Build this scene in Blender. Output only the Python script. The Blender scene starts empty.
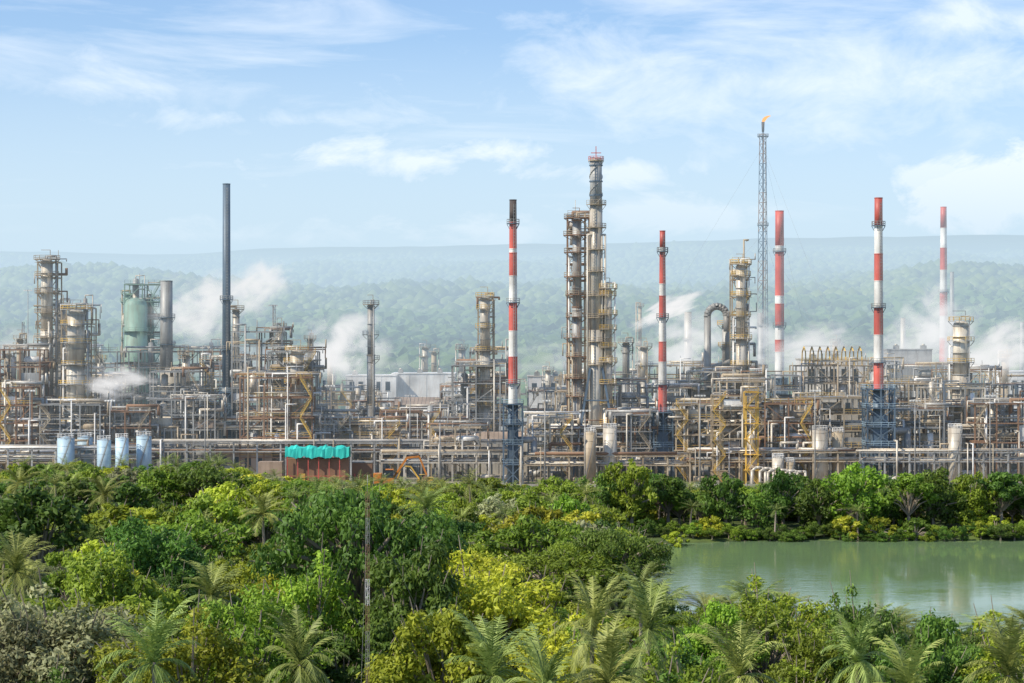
import bpy, math, random, bmesh
import numpy as np
from mathutils import Vector
from math import sin, cos, pi, radians, sqrt
random.seed(7); NR=np.random.default_rng(7)
scene=bpy.context.scene
F=2000.0; CH=35.0
def X(px,D): return (px-512)/F*D
def Z(py,D): return CH-(py-341.5)/F*D
def link(o): scene.collection.objects.link(o); return o
# ---------------------------------------------------------------- camera
cd=bpy.data.cameras.new('camera'); cd.lens=F*36/1024; cd.sensor_width=36; cd.clip_end=30000; cd.clip_start=1
co=link(bpy.data.objects.new('camera',cd)); co.location=(0,0,CH); co.rotation_euler=(radians(90),0,0); scene.camera=co
scene.view_settings.view_transform='Standard'; scene.view_settings.look='None'; scene.view_settings.exposure=0
# ---------------------------------------------------------------- sky and sun
w=bpy.data.worlds.new('World'); scene.world=w; w.use_nodes=True; nt=w.node_tree; nt.nodes.clear(); N=nt.nodes; L=nt.links
out=N.new('ShaderNodeOutputWorld')
SE=radians(44); saz=math.atan2(-.76,-.42)
sky=N.new('ShaderNodeTexSky'); sky.sky_type='NISHITA'; sky.sun_disc=False; sky.sun_elevation=SE; sky.sun_rotation=saz; sky.altitude=0; sky.air_density=1.0; sky.dust_density=.6; sky.ozone_density=2.5
tint=N.new('ShaderNodeMixRGB'); tint.blend_type='MULTIPLY'; tint.inputs[0].default_value=1; tint.inputs[2].default_value=(.70,.95,1.24,1); L.new(sky.outputs[0],tint.inputs[1])
bg=N.new('ShaderNodeBackground'); bg.inputs[1].default_value=.132
L.new(tint.outputs[0],bg.inputs[0])
cl=N.new('ShaderNodeBackground'); cl.inputs[0].default_value=(1,.985,.98,1); cl.inputs[1].default_value=1.4
tc=N.new('ShaderNodeTexCoord')
def math_(op,a,b_=None,c=None,clamp=False):
    n=N.new('ShaderNodeMath'); n.operation=op; n.use_clamp=clamp
    for i,v in enumerate((a,b_,c)):
        if v is None: continue
        if isinstance(v,(int,float)): n.inputs[i].default_value=v
        else: L.new(v,n.inputs[i])
    return n.outputs[0]
def noise_(scale,detail,mscale,loc=(0,0,0),rot=(0,0,0),dist=0,rough=.6):
    mp=N.new('ShaderNodeMapping'); mp.inputs['Scale'].default_value=mscale; mp.inputs['Location'].default_value=loc; mp.inputs['Rotation'].default_value=rot
    L.new(tc.outputs['Generated'],mp.inputs[0])
    n=N.new('ShaderNodeTexNoise'); n.inputs['Scale'].default_value=scale; n.inputs['Detail'].default_value=detail; n.inputs['Distortion'].default_value=dist; n.inputs['Roughness'].default_value=rough
    L.new(mp.outputs[0],n.inputs[0]); return n.outputs[0]
sp=N.new('ShaderNodeSeparateXYZ'); L.new(tc.outputs['Generated'],sp.inputs[0])
cir=noise_(3.0,9,(1.8,1,10),rot=(0,radians(-7),0),dist=.7,rough=.6,loc=(.9,0,.2))
c1=N.new('ShaderNodeMapRange'); c1.inputs[1].default_value=.43; c1.inputs[2].default_value=.72; c1.inputs[4].default_value=.58; L.new(cir,c1.inputs[0])
fade=N.new('ShaderNodeMapRange'); fade.inputs[1].default_value=.25; fade.inputs[2].default_value=.5; fade.inputs[3].default_value=1; fade.inputs[4].default_value=.15; L.new(sp.outputs[2],fade.inputs[0])
fac=math_('MULTIPLY',c1.outputs[0],fade.outputs[0])
puf=noise_(20,9,(1,1,1.9),rough=.62,dist=.4)
def gauss(px,py,sx,sy,amp,thr,sh=1.8):
    gx=(px-512)/F; gz=(341-py)/F
    dx=math_('DIVIDE',math_('SUBTRACT',sp.outputs[0],gx),sx/F); dz=math_('DIVIDE',math_('SUBTRACT',sp.outputs[2],gz),sy/F)
    r=math_('SQRT',math_('ADD',math_('MULTIPLY',dx,dx),math_('MULTIPLY',dz,dz)))
    v=math_('SUBTRACT',math_('MULTIPLY_ADD',puf,3.2,thr-.2),r)
    return math_('MULTIPLY',math_('MULTIPLY',v,sh,clamp=True),amp)
for a in ((985,205,85,42,.9,-.35,2.0),(1050,185,90,50,.9,-.4,2.0),(925,182,40,18,.8,-.45,1.8),(440,160,210,30,.85,-.5,1.4),(610,172,90,22,.8,-.5,1.5),(470,228,190,24,.8,-.45,1.3),(90,90,190,34,.55,-.55,.9),(820,95,420,80,.62,-.35,.8),(260,122,260,20,.55,-.5,1.0),(680,215,180,26,.75,-.45,1.3),(940,30,240,36,.6,-.45,.9),(250,236,300,24,.7,-.45,1.0)):
    fac=math_('MAXIMUM',fac,gauss(*a))
hz=N.new('ShaderNodeMapRange'); hz.inputs[1].default_value=.0; hz.inputs[2].default_value=.15; hz.inputs[3].default_value=.48; hz.inputs[4].default_value=.03; L.new(sp.outputs[2],hz.inputs[0])
fac=math_('MAXIMUM',fac,hz.outputs[0])
mx=N.new('ShaderNodeMixShader'); L.new(fac,mx.inputs[0]); L.new(bg.outputs[0],mx.inputs[1]); L.new(cl.outputs[0],mx.inputs[2]); L.new(mx.outputs[0],out.inputs[0])
sd=bpy.data.lights.new('sun','SUN'); sd.energy=5.0; sd.angle=radians(.5); sd.color=(1,.92,.78)
so=link(bpy.data.objects.new('sun',sd))
sv=Vector((sin(saz)*cos(SE),cos(saz)*cos(SE),sin(SE))); so.rotation_euler=sv.to_track_quat('Z','Y').to_euler()

# ---------------------------------------------------------------- materials
def newmat(name):
    m=bpy.data.materials.new(name); m.use_nodes=True
    nt=m.node_tree; nt.nodes.clear()
    out=nt.nodes.new('ShaderNodeOutputMaterial')
    return m,nt,out
def paint(name,col,rough=0.6,metal=0.0,stain=(0.20,0.13,0.08),amt=0.45,var=0.32,sc=0.7):
    m,nt,out=newmat(name); N=nt.nodes; L=nt.links
    b=N.new('ShaderNodeBsdfPrincipled'); b.inputs['Roughness'].default_value=rough; b.inputs['Metallic'].default_value=metal
    g=N.new('ShaderNodeNewGeometry')
    mp=N.new('ShaderNodeMapping'); mp.inputs['Scale'].default_value=(1.4,1.4,0.22)
    L.new(g.outputs['Position'],mp.inputs[0])
    n1=N.new('ShaderNodeTexNoise'); n1.inputs['Scale'].default_value=sc; n1.inputs['Detail'].default_value=6; n1.inputs['Roughness'].default_value=0.72
    L.new(mp.outputs[0],n1.inputs[0])
    r=N.new('ShaderNodeMapRange'); r.inputs[1].default_value=0.46; r.inputs[2].default_value=0.70; r.inputs[4].default_value=amt
    L.new(n1.outputs[0],r.inputs[0])
    n2=N.new('ShaderNodeTexNoise'); n2.inputs['Scale'].default_value=0.13; n2.inputs['Detail'].default_value=3
    L.new(g.outputs['Position'],n2.inputs[0])
    v=N.new('ShaderNodeMapRange'); v.inputs[1].default_value=0.3; v.inputs[2].default_value=0.7; v.inputs[3].default_value=1-var; v.inputs[4].default_value=1+var
    L.new(n2.outputs[0],v.inputs[0])
    hs=N.new('ShaderNodeHueSaturation'); hs.inputs['Color'].default_value=(*col,1); L.new(v.outputs[0],hs.inputs['Value'])
    mx=N.new('ShaderNodeMixRGB'); mx.inputs[2].default_value=(*stain,1)
    L.new(r.outputs[0],mx.inputs[0]); L.new(hs.outputs[0],mx.inputs[1])
    L.new(mx.outputs[0],b.inputs['Base Color']); L.new(b.outputs[0],out.inputs[0])
    return m
PAL=[('steel_tan',(0.44,0.35,0.23),.6,.0),('steel_grey',(0.36,0.35,0.32),.5,.1),('insulation_cladding',(0.58,0.52,0.42),.4,.1),
('rusty_steel',(0.27,0.15,0.085),.8,0),('yellow_paint',(0.70,0.44,0.08),.5,0),('red_paint',(0.56,0.10,0.07),.5,0),
('white_paint',(0.76,0.73,0.67),.5,0),('slate_steel',(0.09,0.13,0.17),.5,.1),('concrete',(0.45,0.41,0.34),.9,0),
('green_steel',(0.26,0.39,0.30),.6,0),('turquoise_tarp',(0.03,0.52,0.42),.5,0),('pale_blue_paint',(0.40,0.53,0.60),.5,0),
('window_glass',(0.04,0.05,0.06),.15,0),('soot',(0.06,0.05,0.05),.8,0),('orange_paint',(0.65,0.22,0.03),.5,0),('brown_roofing',(0.34,0.25,0.18),.8,0),('asphalt',(.055,.055,.055),.9,0)]
MATS=[]
for n,c,r,mt in PAL:
    amt={'white_paint':.4,'red_paint':.3,'turquoise_tarp':.05,'yellow_paint':.4,'window_glass':0,'insulation_cladding':.72,'pale_blue_paint':.15,'asphalt':.1,'steel_grey':.6,'steel_tan':.65}.get(n,.55)
    st={'insulation_cladding':(.28,.20,.13),'red_paint':(.6,.34,.29),'white_paint':(.40,.30,.22),'slate_steel':(.2,.24,.27),'steel_grey':(.17,.13,.10),'steel_tan':(.20,.12,.07),'yellow_paint':(.35,.2,.08)}.get(n,(.20,.13,.08))
    MATS.append(paint(n,c,r,mt,stain=st,amt=amt))
TAN,GREY,CLAD,RUST,YEL,RED,WHT,SLATE,CONC,GRN,TURQ,PBLU,GLAS,SOOT,ORNG,BROWN,ASPH=range(17)

# ---------------------------------------------------------------- mesh builder
class MB:
    def __init__(s): s.v=[]; s.f=[]; s.m=[]; s.sm=[]
    def box(s,x0,x1,y0,y1,z0,z1,m):
        i=len(s.v)
        s.v+=[(x0,y0,z0),(x1,y0,z0),(x1,y1,z0),(x0,y1,z0),(x0,y0,z1),(x1,y0,z1),(x1,y1,z1),(x0,y1,z1)]
        for q in ((3,2,1,0),(4,5,6,7),(0,1,5,4),(1,2,6,5),(2,3,7,6),(3,0,4,7)):
            s.f.append(tuple(i+k for k in q)); s.m.append(m); s.sm.append(False)
    def tube(s,p,q,r0,r1,n,m,cap=True,smooth=True,ph=0.0):
        d=[q[k]-p[k] for k in range(3)]; l=sqrt(sum(a*a for a in d))
        if l<1e-4: return
        d=[a/l for a in d]
        a=(1,0,0) if abs(d[0])<0.9 else (0,1,0)
        u=[d[1]*a[2]-d[2]*a[1],d[2]*a[0]-d[0]*a[2],d[0]*a[1]-d[1]*a[0]]
        ul=sqrt(sum(k*k for k in u)); u=[k/ul for k in u]
        w=[d[1]*u[2]-d[2]*u[1],d[2]*u[0]-d[0]*u[2],d[0]*u[1]-d[1]*u[0]]
        i=len(s.v)
        for (c,r) in ((p,r0),(q,r1)):
            for k in range(n):
                t=2*pi*k/n+ph; ct=cos(t)*r; st=sin(t)*r
                s.v.append((c[0]+u[0]*ct+w[0]*st,c[1]+u[1]*ct+w[1]*st,c[2]+u[2]*ct+w[2]*st))
        for k in range(n):
            j=(k+1)%n
            s.f.append((i+k,i+j,i+n+j,i+n+k)); s.m.append(m); s.sm.append(smooth)
        if cap:
            s.f.append(tuple(i+k for k in range(n-1,-1,-1))); s.m.append(m); s.sm.append(False)
            s.f.append(tuple(i+n+k for k in range(n))); s.m.append(m); s.sm.append(False)
    def beam(s,p,q,w,m): s.tube(p,q,w*.7,w*.7,4,m,cap=False,smooth=False,ph=pi/4)
    def pipe(s,pts,r,m,n=8):
        for a,b in zip(pts[:-1],pts[1:]):
            d=[b[k]-a[k] for k in range(3)]; l=sqrt(sum(t*t for t in d))
            if l<1e-4: continue
            e=r*0.45/l
            s.tube([a[k]-d[k]*e for k in range(3)],[b[k]+d[k]*e for k in range(3)],r,r,n,m)
    def dome(s,x,y,z,r,h,n,m,rings=3):
        pr=r; pz=z
        for k in range(1,rings+1):
            t=k/rings*pi/2; nr=r*cos(t)+0.001; nz=z+h*sin(t)
            s.tube((x,y,pz),(x,y,nz),pr,nr,n,m,cap=False); pr=nr; pz=nz
    def ring(s,x,y,z,r0,r1,th,m,a0=0,a1=2*pi,n=14):
        for k in range(n):
            t0=a0+(a1-a0)*k/n; t1=a0+(a1-a0)*(k+1)/n
            i=len(s.v)
            for zz in (z,z+th):
                for (t,r) in ((t0,r0),(t0,r1),(t1,r1),(t1,r0)):
                    s.v.append((x+cos(t)*r,y+sin(t)*r,zz))
            for q in ((3,2,1,0),(4,5,6,7),(1,2,6,5),(3,0,4,7)):
                s.f.append(tuple(i+k2 for k2 in q)); s.m.append(m); s.sm.append(False)
    def platform(s,x,y,z,r,w,m,mr,a0=0,a1=2*pi):
        n=max(6,int((a1-a0)/0.45))
        s.ring(x,y,z,r+0.02,r+w,0.18,m,a0,a1,n)
        for k in range(n+1):
            t=a0+(a1-a0)*k/n; c=(x+cos(t)*(r+w-.05),y+sin(t)*(r+w-.05))
            s.beam((c[0],c[1],z),(c[0],c[1],z+1.15),.09,mr)
            if k%3==0: s.beam((x+cos(t)*r,y+sin(t)*r,z-1.2),(c[0],c[1],z),.12,m)
            if k<n:
                t2=a0+(a1-a0)*(k+1)/n; c2=(x+cos(t2)*(r+w-.05),y+sin(t2)*(r+w-.05))
                for hh in (.6,1.15): s.beam((c[0],c[1],z+hh),(c2[0],c2[1],z+hh),.09,mr)
    def ladder(s,x,y,z0,z1,m,w=.5):
        for dx in (-w/2,w/2): s.beam((x+dx,y,z0),(x+dx,y,z1),.09,m)
        z=z0
        while z<z1: s.beam((x-w/2,y,z),(x+w/2,y,z),.07,m); z+=.8
    def rail(s,p,q,m):
        l=sqrt((p[0]-q[0])**2+(p[1]-q[1])**2); n=max(1,int(l/1.8))
        for hh in (.55,1.1): s.beam((p[0],p[1],p[2]+hh),(q[0],q[1],q[2]+hh),.08,m)
        for k in range(n+1):
            t=k/n; s.beam((p[0]+(q[0]-p[0])*t,p[1]+(q[1]-p[1])*t,p[2]+(q[2]-p[2])*t),(p[0]+(q[0]-p[0])*t,p[1]+(q[1]-p[1])*t,p[2]+(q[2]-p[2])*t+1.1),.08,m)
    def finish(s,name):
        me=bpy.data.meshes.new(name); me.from_pydata(s.v,[],s.f)
        for m in MATS: me.materials.append(m)
        me.polygons.foreach_set('material_index',s.m); me.polygons.foreach_set('use_smooth',s.sm)
        me.update()
        return link(bpy.data.objects.new(name,me))

# ---------------------------------------------------------------- value noise and terrain
TAB=NR.random((256,256))
def vnoise(x,y):
    x=np.asarray(x,float); y=np.asarray(y,float)
    xi=np.floor(x).astype(int); yi=np.floor(y).astype(int); fx=x-xi; fy=y-yi
    fx=fx*fx*(3-2*fx); fy=fy*fy*(3-2*fy)
    a=TAB[xi%256,yi%256]; b=TAB[(xi+1)%256,yi%256]; c=TAB[xi%256,(yi+1)%256]; d=TAB[(xi+1)%256,(yi+1)%256]
    return (a*(1-fx)+b*fx)*(1-fy)+(c*(1-fx)+d*fx)*fy
def fbm(x,y,o=4):
    t=0;a=.5;s=1
    for k in range(o): t=t+a*vnoise(x*s+17*k,y*s+31*k); a*=.5; s*=2.03
    return t
LX0,LX1,LY0,LY1=19,260,222,353
def lake_d(x,y):
    cx,cy=(LX0+LX1)/2,(LY0+LY1)/2; hx,hy=(LX1-LX0)/2-30,(LY1-LY0)/2-30
    qx=np.abs(x-cx)-hx; qy=np.abs(y-cy)-hy
    d=np.sqrt(np.maximum(qx,0)**2+np.maximum(qy,0)**2)+np.minimum(np.maximum(qx,qy),0)-30
    return d+(fbm(x/14,y/14,3)-.45)*9
def terrain(x,y):
    x=np.asarray(x,float); y=np.asarray(y,float)
    h=np.interp(y,[-1e4,950,1400,2000,2500,3200,4000,4700,5600,7400,9500,14000],[0,0,32,82,90,145,176,220,265,400,400,330])
    k=np.clip((y-950)/1300,0,1)
    side=1+0.055*np.clip(x/(0.25*np.maximum(y,1)+1),-1.6,1.6)*np.clip(y/4000,0,1.3)
    h=h*side
    rid=1-np.abs(2*fbm(x/560+3,y/800,3)-.94)*2
    far=1-np.clip((y-3600)/2200,0,.85)
    yc=np.minimum(y,4200)
    h=h+k*far*((fbm(x/340+3,y/460,4)-.47)*(34+yc*0.015)+(rid-.55)*(14+yc*.009))+np.clip((y-5000)/1800,0,1)*(fbm(x/1200+9,y/3000+2,3)-.45)*50
    ld=lake_d(x,y)
    h=h+np.where(y<600,(fbm(x/30,y/30,3)-.47)*.8*np.clip((440-y)/60,0,1),0)
    h=np.where(ld<6,h*np.clip((ld)/6,0,1)+np.clip((6-ld)/10,0,1)*-2.6+0,h)
    return h
ys=np.concatenate([np.arange(-200,200,20),np.arange(200,470,4),np.arange(470,950,15),950+np.cumsum(np.linspace(20,130,165))])
s_=np.linspace(-1,1,361); xs=450*s_+5500*s_**3
GX,GY=np.meshgrid(xs,ys); GZ=terrain(GX,GY)
nx,ny=len(xs),len(ys)
V=np.stack([GX,GY,GZ],-1).reshape(-1,3)
ii=np.arange(nx*ny).reshape(ny,nx)
Fq=np.stack([ii[:-1,:-1],ii[:-1,1:],ii[1:,1:],ii[1:,:-1]],-1).reshape(-1,4)
def npmesh(name,V,Fq,mats,smooth=False,tint=None,midx=None):
    me=bpy.data.meshes.new(name); k=Fq.shape[1]
    me.vertices.add(len(V)); me.vertices.foreach_set('co',np.asarray(V,np.float32).ravel())
    me.loops.add(Fq.size); me.loops.foreach_set('vertex_index',Fq.astype(np.int32).ravel())
    me.polygons.add(len(Fq)); me.polygons.foreach_set('loop_start',np.arange(0,Fq.size,k,dtype=np.int32))
    try: me.polygons.foreach_set('loop_total',np.full(len(Fq),k,dtype=np.int32))
    except Exception: pass
    for m in mats: me.materials.append(m)
    if midx is not None: me.polygons.foreach_set('material_index',midx.astype(np.int32))
    me.update(calc_edges=True)
    me.polygons.foreach_set('use_smooth',np.full(len(Fq),smooth))
    if tint is not None:
        a=me.attributes.new('tint','FLOAT','POINT'); a.data.foreach_set('value',tint.astype(np.float32))
    return me
m,nt,out=newmat('ground_soil_and_grass'); N=nt.nodes; L=nt.links
g=N.new('ShaderNodeNewGeometry'); sep=N.new('ShaderNodeSeparateXYZ'); L.new(g.outputs['Position'],sep.inputs[0])
b=N.new('ShaderNodeBsdfPrincipled'); b.inputs['Roughness'].default_value=.95
n1=N.new('ShaderNodeTexNoise'); n1.inputs['Scale'].default_value=.25; n1.inputs['Detail'].default_value=8; L.new(g.outputs['Position'],n1.inputs[0])
r1=N.new('ShaderNodeValToRGB'); e=r1.color_ramp.elements; e[0].position=.35; e[0].color=(.03,.045,.012,1); e[1].position=.68; e[1].color=(.12,.17,.03,1); L.new(n1.outputs[0],r1.inputs[0])
r2=N.new('ShaderNodeValToRGB'); e=r2.color_ramp.elements; e[0].position=.35; e[0].color=(.20,.17,.12,1); e[1].position=.65; e[1].color=(.40,.35,.27,1); L.new(n1.outputs[0],r2.inputs[0])
n3=N.new('ShaderNodeTexNoise'); n3.inputs['Scale'].default_value=.012; n3.inputs['Detail'].default_value=12; n3.inputs['Roughness'].default_value=.65; L.new(g.outputs['Position'],n3.inputs[0])
r3=N.new('ShaderNodeValToRGB'); e=r3.color_ramp.elements; e[0].position=.35; e[0].color=(.018,.035,.018,1); e[1].position=.68; e[1].color=(.085,.12,.04,1); L.new(n3.outputs[0],r3.inputs[0])
def rng(a,bv):
    q=N.new('ShaderNodeMapRange'); q.inputs[1].default_value=a; q.inputs[2].default_value=bv; L.new(sep.outputs[1],q.inputs[0]); return q
q1=rng(452,462); q2=rng(930,980)
x1=N.new('ShaderNodeMixRGB'); L.new(q1.outputs[0],x1.inputs[0]); L.new(r1.outputs[0],x1.inputs[1]); L.new(r2.outputs[0],x1.inputs[2])
x2=N.new('ShaderNodeMixRGB'); L.new(q2.outputs[0],x2.inputs[0]); L.new(x1.outputs[0],x2.inputs[1]); L.new(r3.outputs[0],x2.inputs[2])
L.new(x2.outputs[0],b.inputs['Base Color'])
vo=N.new('ShaderNodeTexVoronoi'); vo.inputs['Scale'].default_value=.07; L.new(g.outputs['Position'],vo.inputs[0])
bp=N.new('ShaderNodeBump'); bp.inputs['Strength'].default_value=.9; bp.inputs['Distance'].default_value=6; bp.invert=True
mm=N.new('ShaderNodeMath'); mm.operation='MULTIPLY'; L.new(vo.outputs[0],mm.inputs[0]); L.new(q2.outputs[0],mm.inputs[1])
L.new(mm.outputs[0],bp.inputs['Height']); L.new(bp.outputs[0],b.inputs['Normal']); L.new(b.outputs[0],out.inputs[0])
link(bpy.data.objects.new('ground_terrain',npmesh('ground_terrain',V,Fq,[m],True)))

m,nt,out=newmat('lake_water'); N=nt.nodes; L=nt.links
b=N.new('ShaderNodeBsdfPrincipled'); b.inputs['Base Color'].default_value=(.17,.26,.12,1); b.inputs['Roughness'].default_value=.05; b.inputs['IOR'].default_value=1.33
g=N.new('ShaderNodeNewGeometry'); mp=N.new('ShaderNodeMapping'); mp.inputs['Scale'].default_value=(.55,1.3,1); L.new(g.outputs['Position'],mp.inputs[0])
n1=N.new('ShaderNodeTexNoise'); n1.inputs['Scale'].default_value=.9; n1.inputs['Detail'].default_value=5; L.new(mp.outputs[0],n1.inputs[0])
n2=N.new('ShaderNodeTexNoise'); n2.inputs['Scale'].default_value=.035; n2.inputs['Detail'].default_value=3; L.new(mp.outputs[0],n2.inputs[0])
q=N.new('ShaderNodeMapRange'); q.inputs[1].default_value=.38; q.inputs[2].default_value=.62; q.inputs[3].default_value=.04; q.inputs[4].default_value=.32; L.new(n2.outputs[0],q.inputs[0])
bp=N.new('ShaderNodeBump'); bp.inputs['Distance'].default_value=.2; L.new(q.outputs[0],bp.inputs['Strength']); L.new(n1.outputs[0],bp.inputs['Height']); L.new(bp.outputs[0],b.inputs['Normal'])
L.new(b.outputs[0],out.inputs[0])
me=bpy.data.meshes.new('lake_water'); me.from_pydata([(5,205,-.55),(280,205,-.55),(280,368,-.55),(5,368,-.55)],[],[(0,1,2,3)]); me.materials.append(m)
link(bpy.data.objects.new('lake_water',me))

# ---------------------------------------------------------------- foliage
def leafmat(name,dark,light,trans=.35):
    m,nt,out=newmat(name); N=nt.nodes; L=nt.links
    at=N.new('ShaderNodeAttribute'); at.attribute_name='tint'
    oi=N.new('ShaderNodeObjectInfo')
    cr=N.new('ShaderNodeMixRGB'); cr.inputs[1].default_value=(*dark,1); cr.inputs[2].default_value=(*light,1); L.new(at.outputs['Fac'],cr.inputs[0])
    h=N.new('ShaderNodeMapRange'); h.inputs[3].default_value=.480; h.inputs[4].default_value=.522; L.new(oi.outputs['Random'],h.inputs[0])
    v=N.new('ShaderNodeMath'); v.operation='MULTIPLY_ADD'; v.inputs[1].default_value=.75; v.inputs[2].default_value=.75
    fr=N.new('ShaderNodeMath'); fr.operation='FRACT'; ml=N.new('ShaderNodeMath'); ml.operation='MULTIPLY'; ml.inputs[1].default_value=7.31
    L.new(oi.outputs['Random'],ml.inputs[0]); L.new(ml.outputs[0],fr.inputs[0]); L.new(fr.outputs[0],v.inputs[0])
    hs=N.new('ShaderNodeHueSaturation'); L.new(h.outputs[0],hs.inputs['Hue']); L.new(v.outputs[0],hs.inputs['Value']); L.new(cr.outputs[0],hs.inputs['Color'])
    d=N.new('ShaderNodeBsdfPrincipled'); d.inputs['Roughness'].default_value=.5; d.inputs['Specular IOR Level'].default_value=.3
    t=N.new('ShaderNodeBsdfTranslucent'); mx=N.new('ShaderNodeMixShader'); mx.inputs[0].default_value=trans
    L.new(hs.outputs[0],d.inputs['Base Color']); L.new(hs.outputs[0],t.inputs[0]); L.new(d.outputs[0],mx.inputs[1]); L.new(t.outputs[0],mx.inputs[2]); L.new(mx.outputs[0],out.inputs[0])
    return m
LM=[leafmat('leaf_deep_green',(.038,.082,.014),(.16,.26,.035)),
    leafmat('leaf_green',(.08,.14,.012),(.31,.42,.04)),
    leafmat('leaf_yellow_green',(.15,.19,.010),(.53,.55,.05)),
    leafmat('leaf_olive',(.16,.17,.07),(.42,.42,.21)),
    leafmat('leaf_palm',(.09,.13,.025),(.37,.41,.11),.25)]
BARK=paint('bark',(.28,.23,.17),.9,0,stain=(.09,.07,.05))
def tubes_np(segs,n=6):
    mb=MB()
    for p,q,r0,r1 in segs: mb.tube(p,q,r0,r1,n,0,cap=False)
    return np.array(mb.v),np.array(mb.f)
def tree_mesh(name,seed,H,R,nc,nl,ls,shape='round'):
    R_=np.random.default_rng(seed)
    flat={'round':.78,'umbrella':.36,'tall':1.05,'airy':.85,'bush':.66}[shape]
    cz=H-R*flat-0.3 if shape!='bush' else H*.54
    C=[];rad=[];tries=0
    lo=-.45 if shape!='bush' else -.9
    while len(C)<nc and tries<5000:
        tries+=1
        d=R_.normal(size=3); d/=np.linalg.norm(d); 
        if d[2]<lo: continue
        rr=R_.uniform(.35,1.0)
        c=np.array([d[0]*R*rr,d[1]*R*rr,cz+d[2]*R*flat*rr])
        r=R*R_.uniform(.11,.31)*(1.2-.45*rr)
        if any(np.linalg.norm(c-o)<.62*(r+q) for o,q in zip(C,rad)): continue
        C.append(c);rad.append(r)
    C=np.array(C);rad=np.array(rad); nc=len(C)
    ct=R_.random(nc)
    w=rad**2; idx=R_.choice(nc,nl,p=w/w.sum())
    d=R_.normal(size=(nl,3)); d[:,2]+=.45; d/=np.linalg.norm(d,axis=1)[:,None]
    rr=rad[idx]*np.clip(R_.normal(.92,.26,nl),.3,1.8)
    P=C[idx]+d*rr[:,None]*np.array([1,1,.72 if shape!='umbrella' else .5])
    n=d+R_.normal(size=(nl,3))*.6+np.array([0,0,.35]); n/=np.linalg.norm(n,axis=1)[:,None]
    t=np.cross(n,R_.normal(size=(nl,3))); t/=np.linalg.norm(t,axis=1)[:,None]
    bb=np.cross(n,t); a=ls*R_.uniform(.6,1.35,nl)[:,None]
    VV=np.stack([P-t*a,P+bb*a*.5-n*a*.12,P+t*a,P-bb*a*.5-n*a*.12],1).reshape(-1,3)
    FF=np.arange(nl*4).reshape(-1,4)
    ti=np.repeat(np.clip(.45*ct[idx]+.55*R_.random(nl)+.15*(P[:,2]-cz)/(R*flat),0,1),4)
    segs=[]; tr=R*.05+.1; fork=np.array([0,0,max(H*.22,cz-R*flat*1.05)])
    segs.append((np.array([0,0,-.8]),fork,tr*1.3,tr*.85))
    for k in range(nc):
        mid=fork+(C[k]-fork)*.5+np.array([0,0,.12*R]); 
        segs.append((fork,mid,tr*.42,tr*.28)); segs.append((mid,C[k]+(C[k]-mid)*.4,tr*.28,tr*.08))
    TV,TF=tubes_np(segs,5)
    V=np.concatenate([VV,TV]); Fq=np.concatenate([FF,TF+len(VV)])
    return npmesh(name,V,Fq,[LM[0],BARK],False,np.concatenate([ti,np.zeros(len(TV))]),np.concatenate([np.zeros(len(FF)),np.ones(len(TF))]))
def palm_mesh(name,seed,H,FL=3.5,nf=26,ns=20):
    R_=np.random.default_rng(seed)
    lean=R_.uniform(-.6,.6,2); VV=[];FF=[];ti=[]
    segs=[];pts=[np.array([lean[0]*(k/6)**2,lean[1]*(k/6)**2,H*k/6-(.5 if k==0 else 0)]) for k in range(7)]
    for k in range(6): segs.append((pts[k],pts[k+1],.24-.015*k,.225-.015*k))
    top=pts[-1]
    for f in range(nf):
        az=f*2.399+R_.uniform(-.2,.2); el=radians(R_.uniform(-30,0)) if f<nf*.25 else radians(R_.uniform(8,78)); L_=FL*R_.uniform(.8,1.12)
        p=top.copy(); hd=np.array([cos(az),sin(az),0]); sd=np.array([-sin(az),cos(az),0]); ang=el; st=L_/ns; ft=R_.random(); cv=R_.uniform(2.6,4.6)
        for k in range(ns):
            dv=hd*cos(ang)+np.array([0,0,sin(ang)]); q=p+dv*st
            u=k/ns
            i=len(VV)
            wv=sd*.05*(1.1-u); VV+=[p-wv,p+wv,q+wv,q-wv]; FF.append((i,i+1,i+2,i+3)); ti+=[.9]*4
            ll=FL*.22*(sin(pi*min(1,u*.9+.12)))**.7
            for s in (-1,1):
                pp=p
                tip=pp+(sd*s*.75+dv*.75+np.array([0,0,-.12-R_.uniform(0,.3)]))*ll*R_.uniform(.85,1.1)
                i=len(VV); w2=dv*.055
                VV+=[pp-w2,pp+w2,tip+w2*.2,tip-w2*.2]; FF.append((i,i+1,i+2,i+3)); ti+=[.35*ft+.65*R_.random()]*4
            p=q; ang-=radians(cv*R_.uniform(.8,1.2))*(.6+.9*u)*20/ns
    TV,TF=tubes_np(segs,8)
    nlv=len(VV)
    V=np.concatenate([np.array(VV),TV]); Fq=np.concatenate([np.array(FF),TF+nlv])
    return npmesh(name,V,Fq,[LM[4],BARK],False,np.concatenate([np.array(ti),np.zeros(len(TV))]),np.concatenate([np.zeros(len(FF)),np.ones(len(TF))]))
near=[('round',0),('round',1),('airy',2),('tall',3),('umbrella',4),('airy',5),('round',6)]
NEAR=[];FAR=[]
for shp,sd_ in near:
    R0={'round':5.2,'airy':4.8,'tall':3.4,'umbrella':7.5}[shp]; 
    nc={'round':32,'airy':42,'tall':26,'umbrella':44}[shp]
    NEAR.append((shp,R0,tree_mesh('tree_crown_near',100+sd_,12,R0,nc,{'umbrella':13000,'airy':9000}.get(shp,10500),.20 if shp!='airy' else .175,shp)))
    FAR.append((shp,R0,tree_mesh('tree_crown_far',200+sd_,12,R0,nc,3600,.35,shp)))
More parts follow.
